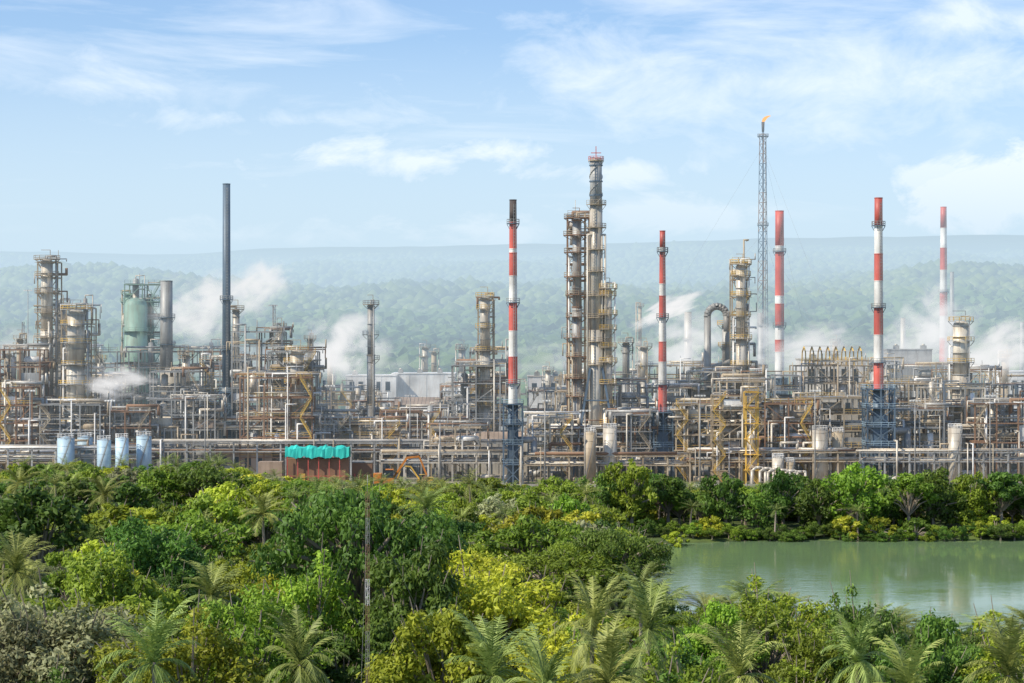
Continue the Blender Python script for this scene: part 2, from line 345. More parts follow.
SHR=[tree_mesh('shrub_crown',300+k,3.2,2.6,14,2200,.2,'round') for k in range(3)]
BUSH=[tree_mesh('bush_crown',320+k,9,6,34,4200,.34,'bush') for k in range(4)]
PALM=[palm_mesh('palm_near',400+k,9,3.3+.3*k,26,26) for k in range(3)]
PALMF=[palm_mesh('palm_far',410+k,9,3.6,20,11) for k in range(2)]
def place(me,name,x,y,s,lm=None,rot=None,sz=None,z=None):
    o=bpy.data.objects.new(name,me); link(o)
    o.location=(x,y,float(terrain(x,y)) if z is None else z); o.rotation_euler=(0,0,random.uniform(0,6.28) if rot is None else rot)
    o.scale=(s,s,s if sz is None else sz)
    if lm is not None:
        o.material_slots[0].link='OBJECT'; o.material_slots[0].material=LM[lm]
    return o
TNAME={'round':'broadleaf_tree','airy':'feathery_tree','tall':'slender_tree','umbrella':'rain_tree'}
placed=[]
def tree(x,y,h,lm,kind=None,wide=1.0):
    lst=NEAR if y<235 else FAR
    ks=[k for k,t in enumerate(lst) if t[0]==kind] if kind else [0,1,2,2,3,5,5,6,4]
    k=random.choice(ks); shp,R0,me=lst[k]
    sz=h/12; s=sz*wide
    placed.append((x,y,R0*s))
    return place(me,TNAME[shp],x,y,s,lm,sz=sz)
def hero(px,py,D,lm,kind,wide=1.0): tree(X(px,D),D,max(3,Z(py,D)),lm,kind,wide)
hero(358,486,172,0,'umbrella',.58); hero(405,540,160,0,'round',.65); hero(312,548,162,1,'airy',.7)
hero(480,552,165,2,'airy',1.0); hero(525,576,170,2,'airy',1.0); hero(560,615,150,2,'airy',.9); hero(445,600,148,2,'round',.8)
hero(150,512,205,0,'round',.85); hero(215,490,290,1,'airy',1.0); hero(40,484,260,0,'round',1); hero(60,582,152,3,'airy',1.1)
hero(15,595,150,3,'airy',.9); hero(615,526,222,0,'umbrella',.65); hero(578,540,225,1,'umbrella',.6); hero(765,574,175,1,'airy',.9)
hero(862,584,160,0,'airy',.62); hero(925,618,150,0,'round',.65); hero(720,600,172,1,'round',.65); hero(1010,612,150,2,'airy',.8)
hero(690,640,140,1,'airy',.9); hero(810,618,160,1,'airy',.8); hero(250,596,150,1,'airy',.9);hero(560,478,350,1,'umbrella',.9); hero(490,474,385,1,'round',1.2)
hero(190,605,140,2,'airy',.9); hero(110,556,172,1,'round',.9)
for px,py,D in ((588,612,142),(645,612,142),(548,672,118),(612,662,120),(862,640,128),(905,672,120),(1005,652,124),(20,478,330),(160,645,128),(485,655,122),(70,480,350),(265,505,270),(735,655,126),(300,648,128),(105,488,300),(430,500,290)):
    h=Z(py,D)-1.2; k=random.randrange(3); sz=h/9
    placed.append((X(px,D),D,3.0)); place(PALM[k],'palm_tree',X(px,D),D,1.0 if D<200 else 1.2,None,sz=max(sz,.9))
SKX=[-200,0,60,100,150,200,240,300,400,450,520,560,600,640,655,685,700,765,820,860,890,940,1000,1100]
SKY=[460,460,457,464,461,459,466,479,482,482,485,484,500,530,575,600,606,592,608,602,620,624,624,618]
for it in range(11000):
    y=sqrt(random.uniform(108**2,452**2)); x=random.uniform(-.31,.31)*y
    px=512+x/y*F
    if lake_d(x,y)<4: continue
    right=x>14 and y>340
    if right and y<372: continue
    lim=Z(486 if right else np.interp(px,SKX,SKY),y)
    n=float(fbm(x/22+5,y/40,2)); h=min(random.choice([random.uniform(5.5,9),random.uniform(8.5,14.5)])+(n-.47)*5,lim*random.uniform(.86,1.0),16)
    if h<3.0: continue
    r=.41*h
    if any(abs(a-x)<(r+q)*.8 and abs(b_-y)<(r+q)*.8 and (a-x)**2+(b_-y)**2<((r+q)*.63)**2 for a,b_,q in placed): continue
    c=float(fbm(x/30+40,y/45+9,2)); u=random.random()*.6+c
    lm=0 if u<.54 else 1 if u<.84 else 2 if u<1.02 else 3
    if random.random()<.13:
        placed.append((x,y,2.2)); sz=h/9
        place(random.choice(PALM if y<230 else PALMF),'palm_tree',x,y,1.0,None,sz=sz)
    else: tree(x,y,h,lm,wide=random.uniform(.8,1.2))
for it in range(650):
    y=sqrt(random.uniform(110**2,452**2)); x=random.uniform(-.3,.3)*y
    if lake_d(x,y)<1.5: continue
    place(random.choice(SHR),'shrub',x,y,random.uniform(.8,1.5),random.choice([0,1,1,2,2]))
# far bank of the lake: bushy trees with foliage to the ground
px=600
while px<1130:
    D=random.uniform(362,374); top=random.choice([random.uniform(466,478),random.uniform(474,496)]); h=Z(top,D)
    x=X(px,D)
    if random.random()<.8: place(random.choice(BUSH),'broadleaf_tree',x,D,h/9*random.uniform(.7,.9),random.choice([0,0,0,1]),sz=h/9*1.08)
    else: tree(x,D,h*1.04,random.choice([0,0,1]),'round',1.0)
    px+=random.uniform(24,38)
px=610
while px<1120:
    D=random.uniform(384,430); h=Z(random.uniform(474,490),D); place(random.choice(BUSH),'broadleaf_tree',X(px,D),D,h/9,random.choice([0,0,1]),sz=h/9*1.05); px+=random.uniform(16,30)
px=598
while px<1130:
    D=random.uniform(355,362); x=X(px,D)
    if lake_d(x,D)>0.3: place(random.choice(BUSH),'shrub',x,D,random.uniform(.22,.42),random.choice([0,0,0,1]),sz=random.uniform(.2,.4))
    px+=random.uniform(6,12)
for px in (775,858,690):
    place(PALMF[0],'palm_tree',X(px,358),358,.9,None,sz=.6)
def canopy(name,y0,y1,area,sub,smin,smax,jt,lim=.30):
    bm=bmesh.new(); bmesh.ops.create_icosphere(bm,subdivisions=sub,radius=1)
    bv=np.array([v.co[:] for v in bm.verts]); bf=np.array([[v.index for v in f.verts] for f in bm.faces]); bm.free()
    n=int(lim*(y1**2-y0**2)/area); y=np.sqrt(NR.uniform(y0**2,y1**2,n)); x=NR.uniform(-lim,lim,n)*y
    z=terrain(x,y); s=NR.uniform(smin,smax,n)*(.7+.6*vnoise(x/60,y/60)); nv=len(bv)
    jit=1+NR.normal(0,jt,(n,nv,1)); P=bv[None]*jit*s[:,None,None]*np.stack([np.ones(n),np.ones(n),NR.uniform(.7,1.1,n)],1)[:,None,:]
    P=P+np.stack([x,y,z+s*.5],1)[:,None,:]
    Fm=(bf[None]+(np.arange(n)*nv)[:,None,None]).reshape(-1,3)
    ti=np.repeat(np.clip(NR.random(n)*.8+.6*vnoise(x/90+9,y/90)-.15,0,1),nv)+0
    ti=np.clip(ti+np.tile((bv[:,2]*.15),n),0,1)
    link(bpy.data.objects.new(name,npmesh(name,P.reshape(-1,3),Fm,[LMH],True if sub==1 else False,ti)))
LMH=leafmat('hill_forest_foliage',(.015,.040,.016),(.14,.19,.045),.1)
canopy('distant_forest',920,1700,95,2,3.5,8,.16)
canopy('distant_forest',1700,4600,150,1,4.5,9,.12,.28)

# ---------------------------------------------------------------- refinery pieces
def column(name,px,py,D,wpx,mat=CLAD,plat=7.0,pm=TAN,rm=YEL,base=0.0,pipes=2,pw=1.1,full=False):
    x=X(px,D); y=D; r=wpx/2/F*D; h=Z(py,D); mb=MB(); R_=random.Random(px*7+py)
    top=h-2.4
    segs=[base,base+(top-base)*R_.uniform(.3,.4),base+(top-base)*R_.uniform(.62,.72),top-r*.6]
    rs=[r*1.08,r,r*.9]
    for k in range(3):
        mb.tube((x,y,segs[k]),(x,y,segs[k+1]),rs[k],rs[k],20,mat,cap=True)
        mb.ring(x,y,segs[k+1]-.25,rs[k],rs[k]+.14,.3,pm,n=20)
    zz=base+3
    while zz<top-2: mb.ring(x,y,zz,r*.88,r*1.08+.05,.12,GREY,n=20); zz+=R_.uniform(2.5,6)
    mb.dome(x,y,top-r*.6,rs[2],r*.6,20,mat)
    a=R_.uniform(-2.6,-.4)
    zz=base+plat*.8; k=0
    while zz<top-1:
        if full: a0,a1=0,2*pi
        else: a0=a+R_.choice([0,1.6,3.0]); a1=a0+R_.uniform(2.6,4.6)
        mb.platform(x,y,zz,r*1.05,pw*R_.uniform(.8,1.3),pm,rm,a0,a1)
        la=-pi/2+R_.uniform(-.7,.7); lx=x+cos(la)*(r+.5); ly=y+sin(la)*(r+.5)
        mb.ladder(lx,ly,zz-plat*.9,zz+1,pm)
        zz+=plat*R_.uniform(.75,1.2); k+=1
    mb.platform(x,y,top-.3,r*.9,pw*1.2,pm,rm)
    mb.beam((x+r*.5,y,top),(x+r*.5,y,h),.16,pm); mb.beam((x+r*.5,y,h),(x-r*.9,y,h),.14,pm)
    for k in range(pipes):
        pa=R_.choice([-.3,-1.0,-2.1,-2.8,.1,3.2])+R_.uniform(-.2,.2); pr=R_.uniform(.13,.3)
        ex=x+cos(pa)*(r+.55+pr); ey=y+sin(pa)*(r+.55+pr); zt=top+R_.uniform(.6,1.4) if k==0 else R_.uniform(.4,.9)*top
        mb.pipe([(x+(0 if k==0 else cos(pa)*r),y+(0 if k==0 else sin(pa)*r),zt-(1.4 if k==0 else 0)),(x+(0 if k==0 else cos(pa)*r),y+(0 if k==0 else sin(pa)*r),zt),(ex,ey,zt),(ex,ey,base+R_.uniform(1,8))],pr,R_.choice([CLAD,GREY,WHT,TAN]))
    return mb.finish(name)

def frame(name,x0,x1,y0,y1,h,seed,lev=4.6,bay=5.5,mat=None,railm=None,fill=1.0,z0=0):
    R_=random.Random(seed); mb=MB()
    mat=R_.choice([TAN,TAN,GREY,GREY,CLAD,RUST,RUST]) if mat is None else mat
    railm=R_.choice([YEL,YEL,GREY,TAN,TAN]) if railm is None else railm
    nx_=max(1,round((x1-x0)/bay)); ny_=max(1,round((y1-y0)/6.5)); nl=max(1,round((h-z0)/lev))
    gx=[x0+(x1-x0)*k/nx_ for k in range(nx_+1)]; gy=[y0+(y1-y0)*k/ny_ for k in range(ny_+1)]; gz=[z0+(h-z0)*k/nl for k in range(nl+1)]
    for i,a in enumerate(gx):
        for b_ in gy:
            t=gz[-1] if R_.random()<.75 else gz[-1]+R_.uniform(-1,1)*lev*.5
            mb.beam((a,b_,z0),(a,b_,t),.34,mat)
    for l in range(1,nl+1):
        z=gz[l]
        for b_ in gy: mb.beam((x0,b_,z),(x1,b_,z),.3,mat)
        for a in gx: mb.beam((a,y0,z),(a,y1,z),.26,mat)
        for i in range(nx_):
            if R_.random()<.62: mb.box(gx[i]+.1,gx[i+1]-.1,y0+.1,y1-.1,z+.22,z+.3,R_.choice([mat,GREY,RUST]))
            if R_.random()<.3:
                a,c=(gx[i],gx[i+1]) if R_.random()<.5 else (gx[i+1],gx[i])
                mb.beam((a,y0,gz[l-1]),(c,y0,z),.2,mat)
            if R_.random()<.75: mb.rail((gx[i],y0-.1,z+.2),(gx[i+1],y0-.1,z+.2),railm)
        for k in range(int(R_.uniform(2,5)*fill)):
            r=R_.choice([.12,.15,.2,.28,.4]); yy=R_.uniform(y0,y1); a=R_.uniform(x0-2,x1-3); c=min(x1+2,a+R_.uniform(5,25)); zz=z+.35+r+R_.uniform(0,.9)
            pm=R_.choice([CLAD,CLAD,WHT,GREY,TAN,RUST,GREY])
            mb.pipe([(a,yy,zz-R_.uniform(1,4)),(a,yy,zz),(c,yy,zz),(c,yy,zz+R_.uniform(-4,3))],r,pm,7)
        for i in range(nx_):
            u=R_.random(); w=gx[i+1]-gx[i]; cx=(gx[i]+gx[i+1])/2; cy=R_.uniform(y0+1,min(y1-1,y0+5)) if y1-y0>3 else (y0+y1)/2; zb=gz[l-1]+.32
            if u<.16*fill:
                r=R_.uniform(.6,1.15); mm_=R_.choice([CLAD,WHT,CLAD,GREY,TAN])
                mb.tube((cx-w*.38,cy,zb+r+.5),(cx+w*.38,cy,zb+r+.5),r,r,14,mm_)
                mb.tube((cx+w*.38,cy,zb+r+.5),(cx+w*.38+.5,cy,zb+r+.5),r,r*.5,14,mm_); mb.tube((cx-w*.38-.5,cy,zb+r+.5),(cx-w*.38,cy,zb+r+.5),r*.5,r,14,mm_)
                for dx in (-.25,.25): mb.box(cx+w*dx-.15,cx+w*dx+.15,cy-r*.7,cy+r*.7,zb,zb+.7,CONC)
            elif u<.30*fill:
                r=R_.uniform(.5,1.1); hh=lev*R_.uniform(.7,1.6); mm_=R_.choice([CLAD,WHT,CLAD,GREY])
                mb.tube((cx,cy,zb+.5),(cx,cy,zb+hh),r,r,14,mm_); mb.dome(cx,cy,zb+hh,r,r*.5,14,mm_)
                mb.pipe([(cx,cy,zb+hh+r*.4),(cx,cy,zb+hh+r*.5+.8),(cx+w*.5,cy,zb+hh+r*.5+.8),(cx+w*.5,cy,zb)],.16,CLAD,7)
            elif u<.36*fill:
                mb.box(gx[i]+.2,gx[i+1]-.2,y0+.35,y0+.5,gz[l-1]+.4,gz[l-1]+lev*R_.uniform(.4,.9),R_.choice([CLAD,WHT,GREY,BROWN]))
            elif u<.48*fill:
                for k in range(3):
                    xx=gx[i]+w*(.25+.25*k); mb.pipe([(xx,cy,zb),(xx,cy,zb+lev*R_.uniform(.6,1.3))],R_.uniform(.1,.2),R_.choice([CLAD,WHT,GREY]),6)
    sx=R_.choice([x0,x1-3])
    for l in range(nl):
        a,c=(sx,sx+3) if l%2 else (sx+3,sx)
        for dy in (-1.1,-.4): mb.beam((a,y0+dy,gz[l]),(c,y0+dy,gz[l+1]),.16,railm)
        mb.rail((a,y0-1.1,gz[l]),(c,y0-1.1,gz[l+1]),railm)
        mb.box(sx-.6,sx+3.6,y0-1.2,y0-.2,gz[l+1]-.05,gz[l+1]+.05,mat)
    for k in range(int((x1-x0)/6*fill)+1):
        xx=R_.uniform(x0,x1); r=R_.uniform(.1,.28); t=h*R_.uniform(.5,1.12); e1=xx+R_.uniform(-4,4)
        mb.pipe([(xx,y0-.5,z0),(xx,y0-.5,t),(e1,y0-.5,t),(e1,y0+3,t)],r,R_.choice([CLAD,TAN,GREY,WHT]),7)
    for k in range(int((x1-x0)/12)+1):
        xx=R_.uniform(min(x0+1,x1),x1); yy=R_.uniform(y0,y1); mb.tube((xx,yy,h),(xx,yy,h+R_.uniform(1.5,5)),.1,.08,6,R_.choice([GREY,CLAD,TAN]))
    return mb.finish(name)

def rack(name,x0,x1,y,h,seed,w=7,n=9):
    R_=random.Random(seed); mb=MB(); lv=[h,h-2.2]
    x=x0
    mt=R_.choice([TAN,GREY,CLAD])
    while x<=x1:
        for yy in (y,y+w): mb.beam((x,yy,0),(x,yy,h+.2),.4,mt)
        for z in lv: mb.beam((x,y-.4,z),(x,y+w+.4,z),.34,mt)
        if int(x)%3==0: mb.beam((x,y,0),(x,y+w,lv[1]),.18,mt)
        if R_.random()<.35:
            r=R_.uniform(.5,.9); mb.tube((x+1,y+1.5,r+.6),(x+4.5,y+1.5,r+.6),r,r,12,R_.choice([CLAD,WHT,GREY,TAN])); mb.box(x+1.4,x+4.1,y+1.1,y+1.9,0,.7,CONC)
            mb.pipe([(x+2.5,y+1.5,r*2+.5),(x+2.5,y+1.5,lv[1])],.14,CLAD,6)
        x+=6
    for z in lv:
        mb.beam((x0,y-.2,z),(x1,y-.2,z),.28,mt); mb.beam((x0,y+w,z),(x1,y+w,z),.28,mt)
        yy=y+.2
        for k in range(n):
            r=R_.choice([.12,.18,.22,.3,.38]); yy+=r+.1
            if yy>y+w-.3: break
            a=x0+R_.uniform(-1,6); c=x1-R_.uniform(0,6); pm=R_.choice([CLAD,CLAD,WHT,TAN,GREY,RUST])
            mid=R_.uniform(a+5,c-5); zz=z+.25+r
            mb.pipe([(a,yy,zz),(mid-2,yy,zz),(mid-2,yy,zz+1.6),(mid+2,yy,zz+1.6),(mid+2,yy,zz),(c,yy,zz)] if R_.random()<.25 else [(a,yy,zz),(c,yy,zz)],r,pm,7)
            yy+=r
    for k in range(int((x1-x0)/12)):
        xx=R_.uniform(x0,x1); r=R_.choice([.12,.18,.25]); t=h+R_.uniform(.4,3); mb.pipe([(xx,y-.6,0),(xx,y-.6,t),(xx,y+3,t)],r,R_.choice([CLAD,TAN,WHT]),6)
    return mb.finish(name)

def stack(name,px,py,D,wt,wb,bands,pybase,basepx=0,basetop=0,plats=()):
    x=X(px,D); y=D; H=Z(py,D); rt=wt/2/F*D; rb=wb/2/F*D; zb=Z(pybase,D); mb=MB()
    def rad(z): return rb+(rt-rb)*max(0,(z-zb))/(H-zb)
    for a,b_,mm_ in bands:
        za=Z(a,D); zc=Z(b_,D); mb.tube((x,y,zc),(x,y,za),rad(zc),rad(za),20,mm_,cap=(a==bands[0][0]))
        mb.ring(x,y,za-.1,rad(za)-.02,rad(za)+.07,.2,mm_,n=20)
    mb.tube((x,y,H-.05),(x,y,H+.02),rt*.8,rt*.8,16,SOOT)
    for p in plats:
        z=Z(p,D); mb.platform(x,y,z,rad(z),.7,SLATE,GREY)
    mb.ladder(x+rad(H*.5)*.3,y-rad(0)-.15,5,H-1,GREY,.45)
    if basepx:
        zt=Z(basetop,D); w=basepx/2/F*D
        mb.tube((x,y,0),(x,y,zt),rb*1.25,rb*1.1,18,SLATE)
        nl=max(3,int(zt/4.2))
        c=[(-w,-w),(w,-w),(w,w),(-w,w)]
        for k in range(4):
            a=c[k]; d=c[(k+1)%4]
            mb.beam((x+a[0],y+a[1],0),(x+a[0],y+a[1],zt),.42,SLATE)
            mb.beam((x+(a[0]+d[0])/2,y+(a[1]+d[1])/2,0),(x+(a[0]+d[0])/2,y+(a[1]+d[1])/2,zt),.3,SLATE)
            for l in range(nl):
                z0=zt*l/nl; z1=zt*(l+1)/nl
                mb.beam((x+a[0],y+a[1],z1),(x+d[0],y+d[1],z1),.36,SLATE)
                mb.beam((x+a[0],y+a[1],z0),(x+d[0],y+d[1],z1),.2,SLATE)
                mb.beam((x+d[0],y+d[1],z0),(x+a[0],y+a[1],z1),.2,SLATE)
        for l in range(nl):
            z1=zt*(l+1)/nl
            mb.ring(x,y,z1,rb*1.1,w*1.05,.1,GREY)
            for k in range(4):
                a=c[k]; d=c[(k+1)%4]; mb.rail((x+a[0]*1.1,y+a[1]*1.1,z1),(x+d[0]*1.1,y+d[1]*1.1,z1),PBLU)
        mb.box(x-w*.55,x+w*.55,y-w*.8,y+w*.5,zt*.25,zt*.72,SLATE)
        mb.pipe([(x,y,zt*.55),(x+w*2.2,y+1,zt*.55),(x+w*2.2,y+1,zt*.2)],rb*.7,GREY,12)
    return mb.finish(name)
def alt(tops,m0=RED,m1=WHT):
    return [(tops[k],tops[k+1],(m0,m1)[k%2]) for k in range(len(tops)-1)]
stack('striped_smokestack',513,200,492,7,9.5,[(200,222,SOOT),(222,249,RED),(249,253,WHT),(253,276,RED),(276,303,WHT),(303,331,RED),(331,357,WHT),(357,384,RED),(384,404,WHT)],404,basepx=19,basetop=404,plats=(224,303,384))
stack('striped_smokestack',662.5,231,505,5.5,9,[(231,248,RED),(248,252,WHT),(252,284,RED),(284,296,WHT),(296,318,RED),(318,342,WHT),(342,362,RED),(362,385,WHT),(385,412,RED)],412,basepx=19,basetop=412,plats=(252,318,385))
stack('striped_smokestack',878.5,198,498,8,10,alt([198,226,254,281,308,335,363,389]),389,basepx=27,basetop=389,plats=(226,308,363))
stack('striped_smokestack',779.5,211,640,8.5,9.5,[(211,246,RED),(246,252,WHT),(252,296,RED),(296,304,WHT),(304,326,RED),(326,340,WHT),(340,352,RED),(352,378,WHT)],378,basepx=14,basetop=378,plats=(326,252))
stack('striped_smokestack',943.5,207,900,6,8.5,alt([207,228,248,270,292,316,338,362]),362,basepx=10,basetop=362,plats=(292,))
stack('dark_smokestack',226.5,184,540,7.5,9,[(184,388,SLATE),(388,450,GREY)],450,basepx=12,basetop=392,plats=(300,350))
stack('grey_smokestack',166.5,281,560,12,13,[(281,372,GREY),(372,400,CLAD)],400,basepx=18,basetop=400,plats=(318,345))
stack('grey_smokestack',688,312,800,7.5,8.5,[(312,420,CLAD)],420,basepx=12,basetop=400,plats=(340,))
stack('grey_smokestack',903,318,1000,5,7,[(318,400,CLAD)],400,basepx=9,basetop=390)
stack('grey_smokestack',952,272,1100,4,6,[(272,380,GREY)],380,basepx=8,basetop=370)
stack('grey_smokestack',1022,322,1000,4,6,[(322,400,GREY)],400,basepx=8,basetop=390)
def lattice(mb,x,y,z0,z1,w0,w1,n,mats,bw):
    pts=[(cos(t),sin(t)) for t in (radians(-90),radians(30),radians(150))]
    for l in range(n):
        a=z0+(z1-z0)*l/n; b_=z0+(z1-z0)*(l+1)/n; wa=w0+(w1-w0)*l/n; wb=w0+(w1-w0)*(l+1)/n; m_=mats[(l*len(mats))//n]
        for k in range(3):
            p=pts[k]; q=pts[(k+1)%3]
            mb.beam((x+p[0]*wa,y+p[1]*wa,a),(x+p[0]*wb,y+p[1]*wb,b_),bw,m_)
            mb.beam((x+p[0]*wa,y+p[1]*wa,a),(x+q[0]*wb,y+q[1]*wb,b_),bw*.7,m_)
            mb.beam((x+p[0]*wb,y+p[1]*wb,b_),(x+q[0]*wb,y+q[1]*wb,b_),bw*.7,m_)
D=820; mb=MB(); x=X(763,D); H=Z(122,D); 
lattice(mb,x,D,0,H-5,3.0,1.5,30,[SLATE,GREY,SLATE,GREY,RUST,SLATE,RUST,SLATE,RUST],.24)
mb.tube((x,D,0),(x,D,H-4),.35,.35,10,SLATE); mb.tube((x,D,H-4),(x,D,H),.5,.65,12,SOOT)
mb.tube((x+1.0,D,0),(x+1.0,D,H-8),.15,.15,8,GREY)
for zz in (H-6,H*.66,H*.33): mb.platform(x,D,zz,.8,1.5,SLATE,GREY)
for k in range(3):
    t=radians(-60+120*k)
    for zz in (H*.62,H*.9): mb.beam((x+cos(t)*1.5,D+sin(t)*1.5,zz),(x+cos(t)*70,D+sin(t)*70,0),.05,GREY)
mb.tube((x-.8,D,0),(x-.8,D,Z(313,D)),1.8,1.3,14,GREY)
flare=mb.finish('flare_tower')
m,nt,out=newmat('gas_flame'); em=nt.nodes.new('ShaderNodeEmission'); em.inputs[0].default_value=(1,.42,.05,1); em.inputs[1].default_value=1.4; nt.links.new(em.outputs[0],out.inputs[0])
fm=MB(); prev=(x,D,H-.2); rp=.4
for k,(dx,dz,r) in enumerate([(.3,.8,.75),(1.0,1.6,.65),(1.9,2.2,.4),(3.2,2.6,.08)]):
    q=(x+dx,D,H+dz); fm.tube(prev,q,rp,r,10,0); prev=q; rp=r
fo=fm.finish('gas_flame'); fo.data.materials.clear(); fo.data.materials.append(m)
fo.parent=flare

column('distillation_column',47,250,560,13,CLAD,6,TAN,TAN,full=True,pipes=5,pw=1.7)
column('distillation_column',76,300,545,19,CLAD,5,GREY,YEL,full=True,pipes=5,pw=1.5)
column('distillation_column',60,295,575,13,GREY,6,TAN,GREY,pipes=3)
column('distillation_column',371,295,560,8,GREY,8,TAN,GREY,pipes=2)
column('distillation_column',485,287,545,11,CLAD,6,TAN,YEL,full=True,pipes=3)
column('distillation_column',577,208,515,10,GREY,5.2,RUST,TAN,full=True,pipes=6,pw=1.9)
column('distillation_column',607,278,512,11,CLAD,5,TAN,YEL,full=True,pipes=3,pw=1.2)
column('distillation_column',626,333,560,8,GREY,7,TAN,GREY)
column('distillation_column',644,338,600,9,CLAD,7,TAN,GREY)
column('distillation_column',741,254,530,11,CLAD,6,TAN,YEL,full=True,pipes=4,pw=1.3)
column('distillation_column',726,315,545,9,GREY,6,TAN,YEL,pipes=3)
column('distillation_column',961,311,520,18,CLAD,6,GREY,YEL,full=True,pipes=3,pw=1.0)
column('distillation_column',297,340,525,15,CLAD,6,TAN,YEL,full=True,pipes=3,pw=1.2)
column('distillation_column',130,285,610,11,GRN,6,GRN,GRN,pipes=3)
column('distillation_column',148,290,615,14,GRN,6,GRN,GRN,full=True,pipes=3)
column('distillation_column',236,300,560,8,CLAD,7,TAN,TAN)
column('distillation_column',210,350,560,10,GREY,7,TAN,TAN)
column('distillation_column',186,345,575,9,CLAD,7,TAN,TAN)
for px,py,D,w in ((280,318,600,7),(310,330,600,6),(425,340,760,7),(434,345,770,6),(462,340,740,8),(548,362,640,6),(560,372,640,6),(592,330,560,6),(1005,345,640,8),(100,350,600,8),(20,330,600,7),(8,345,620,9),(330,350,700,6),(640,300,900,4),(835,335,760,6)):
    column('process_column',px,py,D,w,random.choice([CLAD,TAN,CLAD,GREY]),6,TAN,random.choice([YEL,TAN,GREY]),pipes=2,pw=.9)

D=512; x=X(596,D); H=Z(158,D); mb=MB(); r=6.4/F*D
mb.tube((x,D,8),(x,D,Z(330,D)),r*1.15,r*1.1,22,CLAD); mb.tube((x,D,Z(330,D)),(x,D,Z(205,D)),r*1.05,r*1.0,22,CLAD); mb.tube((x,D,Z(205,D)),(x,D,H),r*.95,r*.92,22,GREY)
for st in range(2):
    pts=[]
    for k in range(31):
        t=st*3.14+k*.3; rr=r*.95+.05; pts.append((x+cos(t)*rr,D+sin(t)*rr,Z(212,D)+k/30*(H-Z(212,D)-.8)))
    for a,b_ in zip(pts[:-1],pts[1:]): mb.tube(a,b_,.14,.14,5,GREY)
for pp in (166,182,196): mb.ring(x,D,Z(pp,D),r*.9,r+.12,.3,SLATE,n=22)
for pp in (205,228,250,272,296,318,342,365): mb.platform(x,D,Z(pp,D),r,1.0,TAN,TAN,-2.8,1.0)
for dx,rr in ((-2.2,.3),(2.3,.25),(1.5,.2)): mb.pipe([(x+dx,D-r*.8,Z(400,D)),(x+dx,D-r*.8,Z(235,D)),(x,D-r*.5,Z(235,D))],rr,CLAD)
mb.ladder(x-.6,D-r*1.15,Z(400,D),H-1,SLATE)
for dx in (-6.2,6.2):
    for dy in (-4,4):
        mb.beam((x+dx,D+dy,0),(x+dx*.25,D+dy*.4,Z(368,D)),.55,SLATE)
for zz in (6,13,20):
    w=6.2*(1-zz/40)
    for s in (-1,1): mb.beam((x-w,D+4*s*(1-zz/60),zz),(x+w,D+4*s*(1-zz/60),zz),.35,SLATE)
mb.beam((x,D,H),(x,D,H+3),.2,RED); mb.beam((x-1.3,D,H+1.3),(x+1.3,D,H+1.3),.2,RED)
mb.platform(x,D,H-.8,r*.8,.7,TAN,RED)
mb.finish('tall_straked_column')
frame('lattice_derrick_structure',X(568,518),X(590,518),520,526,Z(215,518),77,lev=4.2,bay=2.8,mat=RUST,railm=TAN,fill=.4)
frame('lattice_derrick_structure',X(478,548),X(494,548),549,553,Z(300,548),78,lev=4.5,bay=3,mat=TAN,railm=TAN,fill=.3)
frame('lattice_derrick_structure',X(36,562),X(56,562),564,569,Z(262,562),79,lev=4.4,bay=2.8,mat=TAN,railm=TAN,fill=.5)
frame('lattice_derrick_structure',X(60,548),X(90,548),550,556,Z(308,548),80,lev=4.4,bay=4,mat=TAN,railm=TAN,fill=.6)
frame('green_reactor_structure',X(122,600),X(158,600),604,612,Z(284,600),81,lev=5,bay=4.5,mat=GRN,railm=GRN,fill=.7)
D=600; mb=MB(); x=X(136,D); mb.tube((x,D,8),(x,D,Z(305,D)),3.4,3.4,24,GRN); mb.dome(x,D,Z(305,D),3.4,2.2,24,GRN); mb.tube((x,D,0),(x,D,8),2.2,3.4,24,GRN)
for zz in (20,29,38): mb.platform(x,D,zz,3.4,1.1,GRN,GRN)
mb.finish('green_reactor_vessel')
frame('lattice_derrick_structure',X(733,532),X(750,532),534,539,Z(262,532),82,lev=4.6,bay=2.8,mat=TAN,railm=YEL,fill=.4)
D=540; mb=MB(); x=X(717,D); pts=[(X(708,D),D,8)]+[(x+cos(pi-t*pi/10)*2.6,D,Z(316,D)+sin(pi-t*pi/10)*2.6) for t in range(11)]+[(X(727,D),D,Z(330,D))]
mb.pipe(pts,.95,GREY,14); pts2=[(X(703,D),D+2,Z(376,D)),(X(711,D),D+2,Z(368,D)),(X(730,D),D+2,Z(362,D))]; mb.pipe(pts2,.7,CLAD,12)
mb.finish('overhead_vapour_pipe')

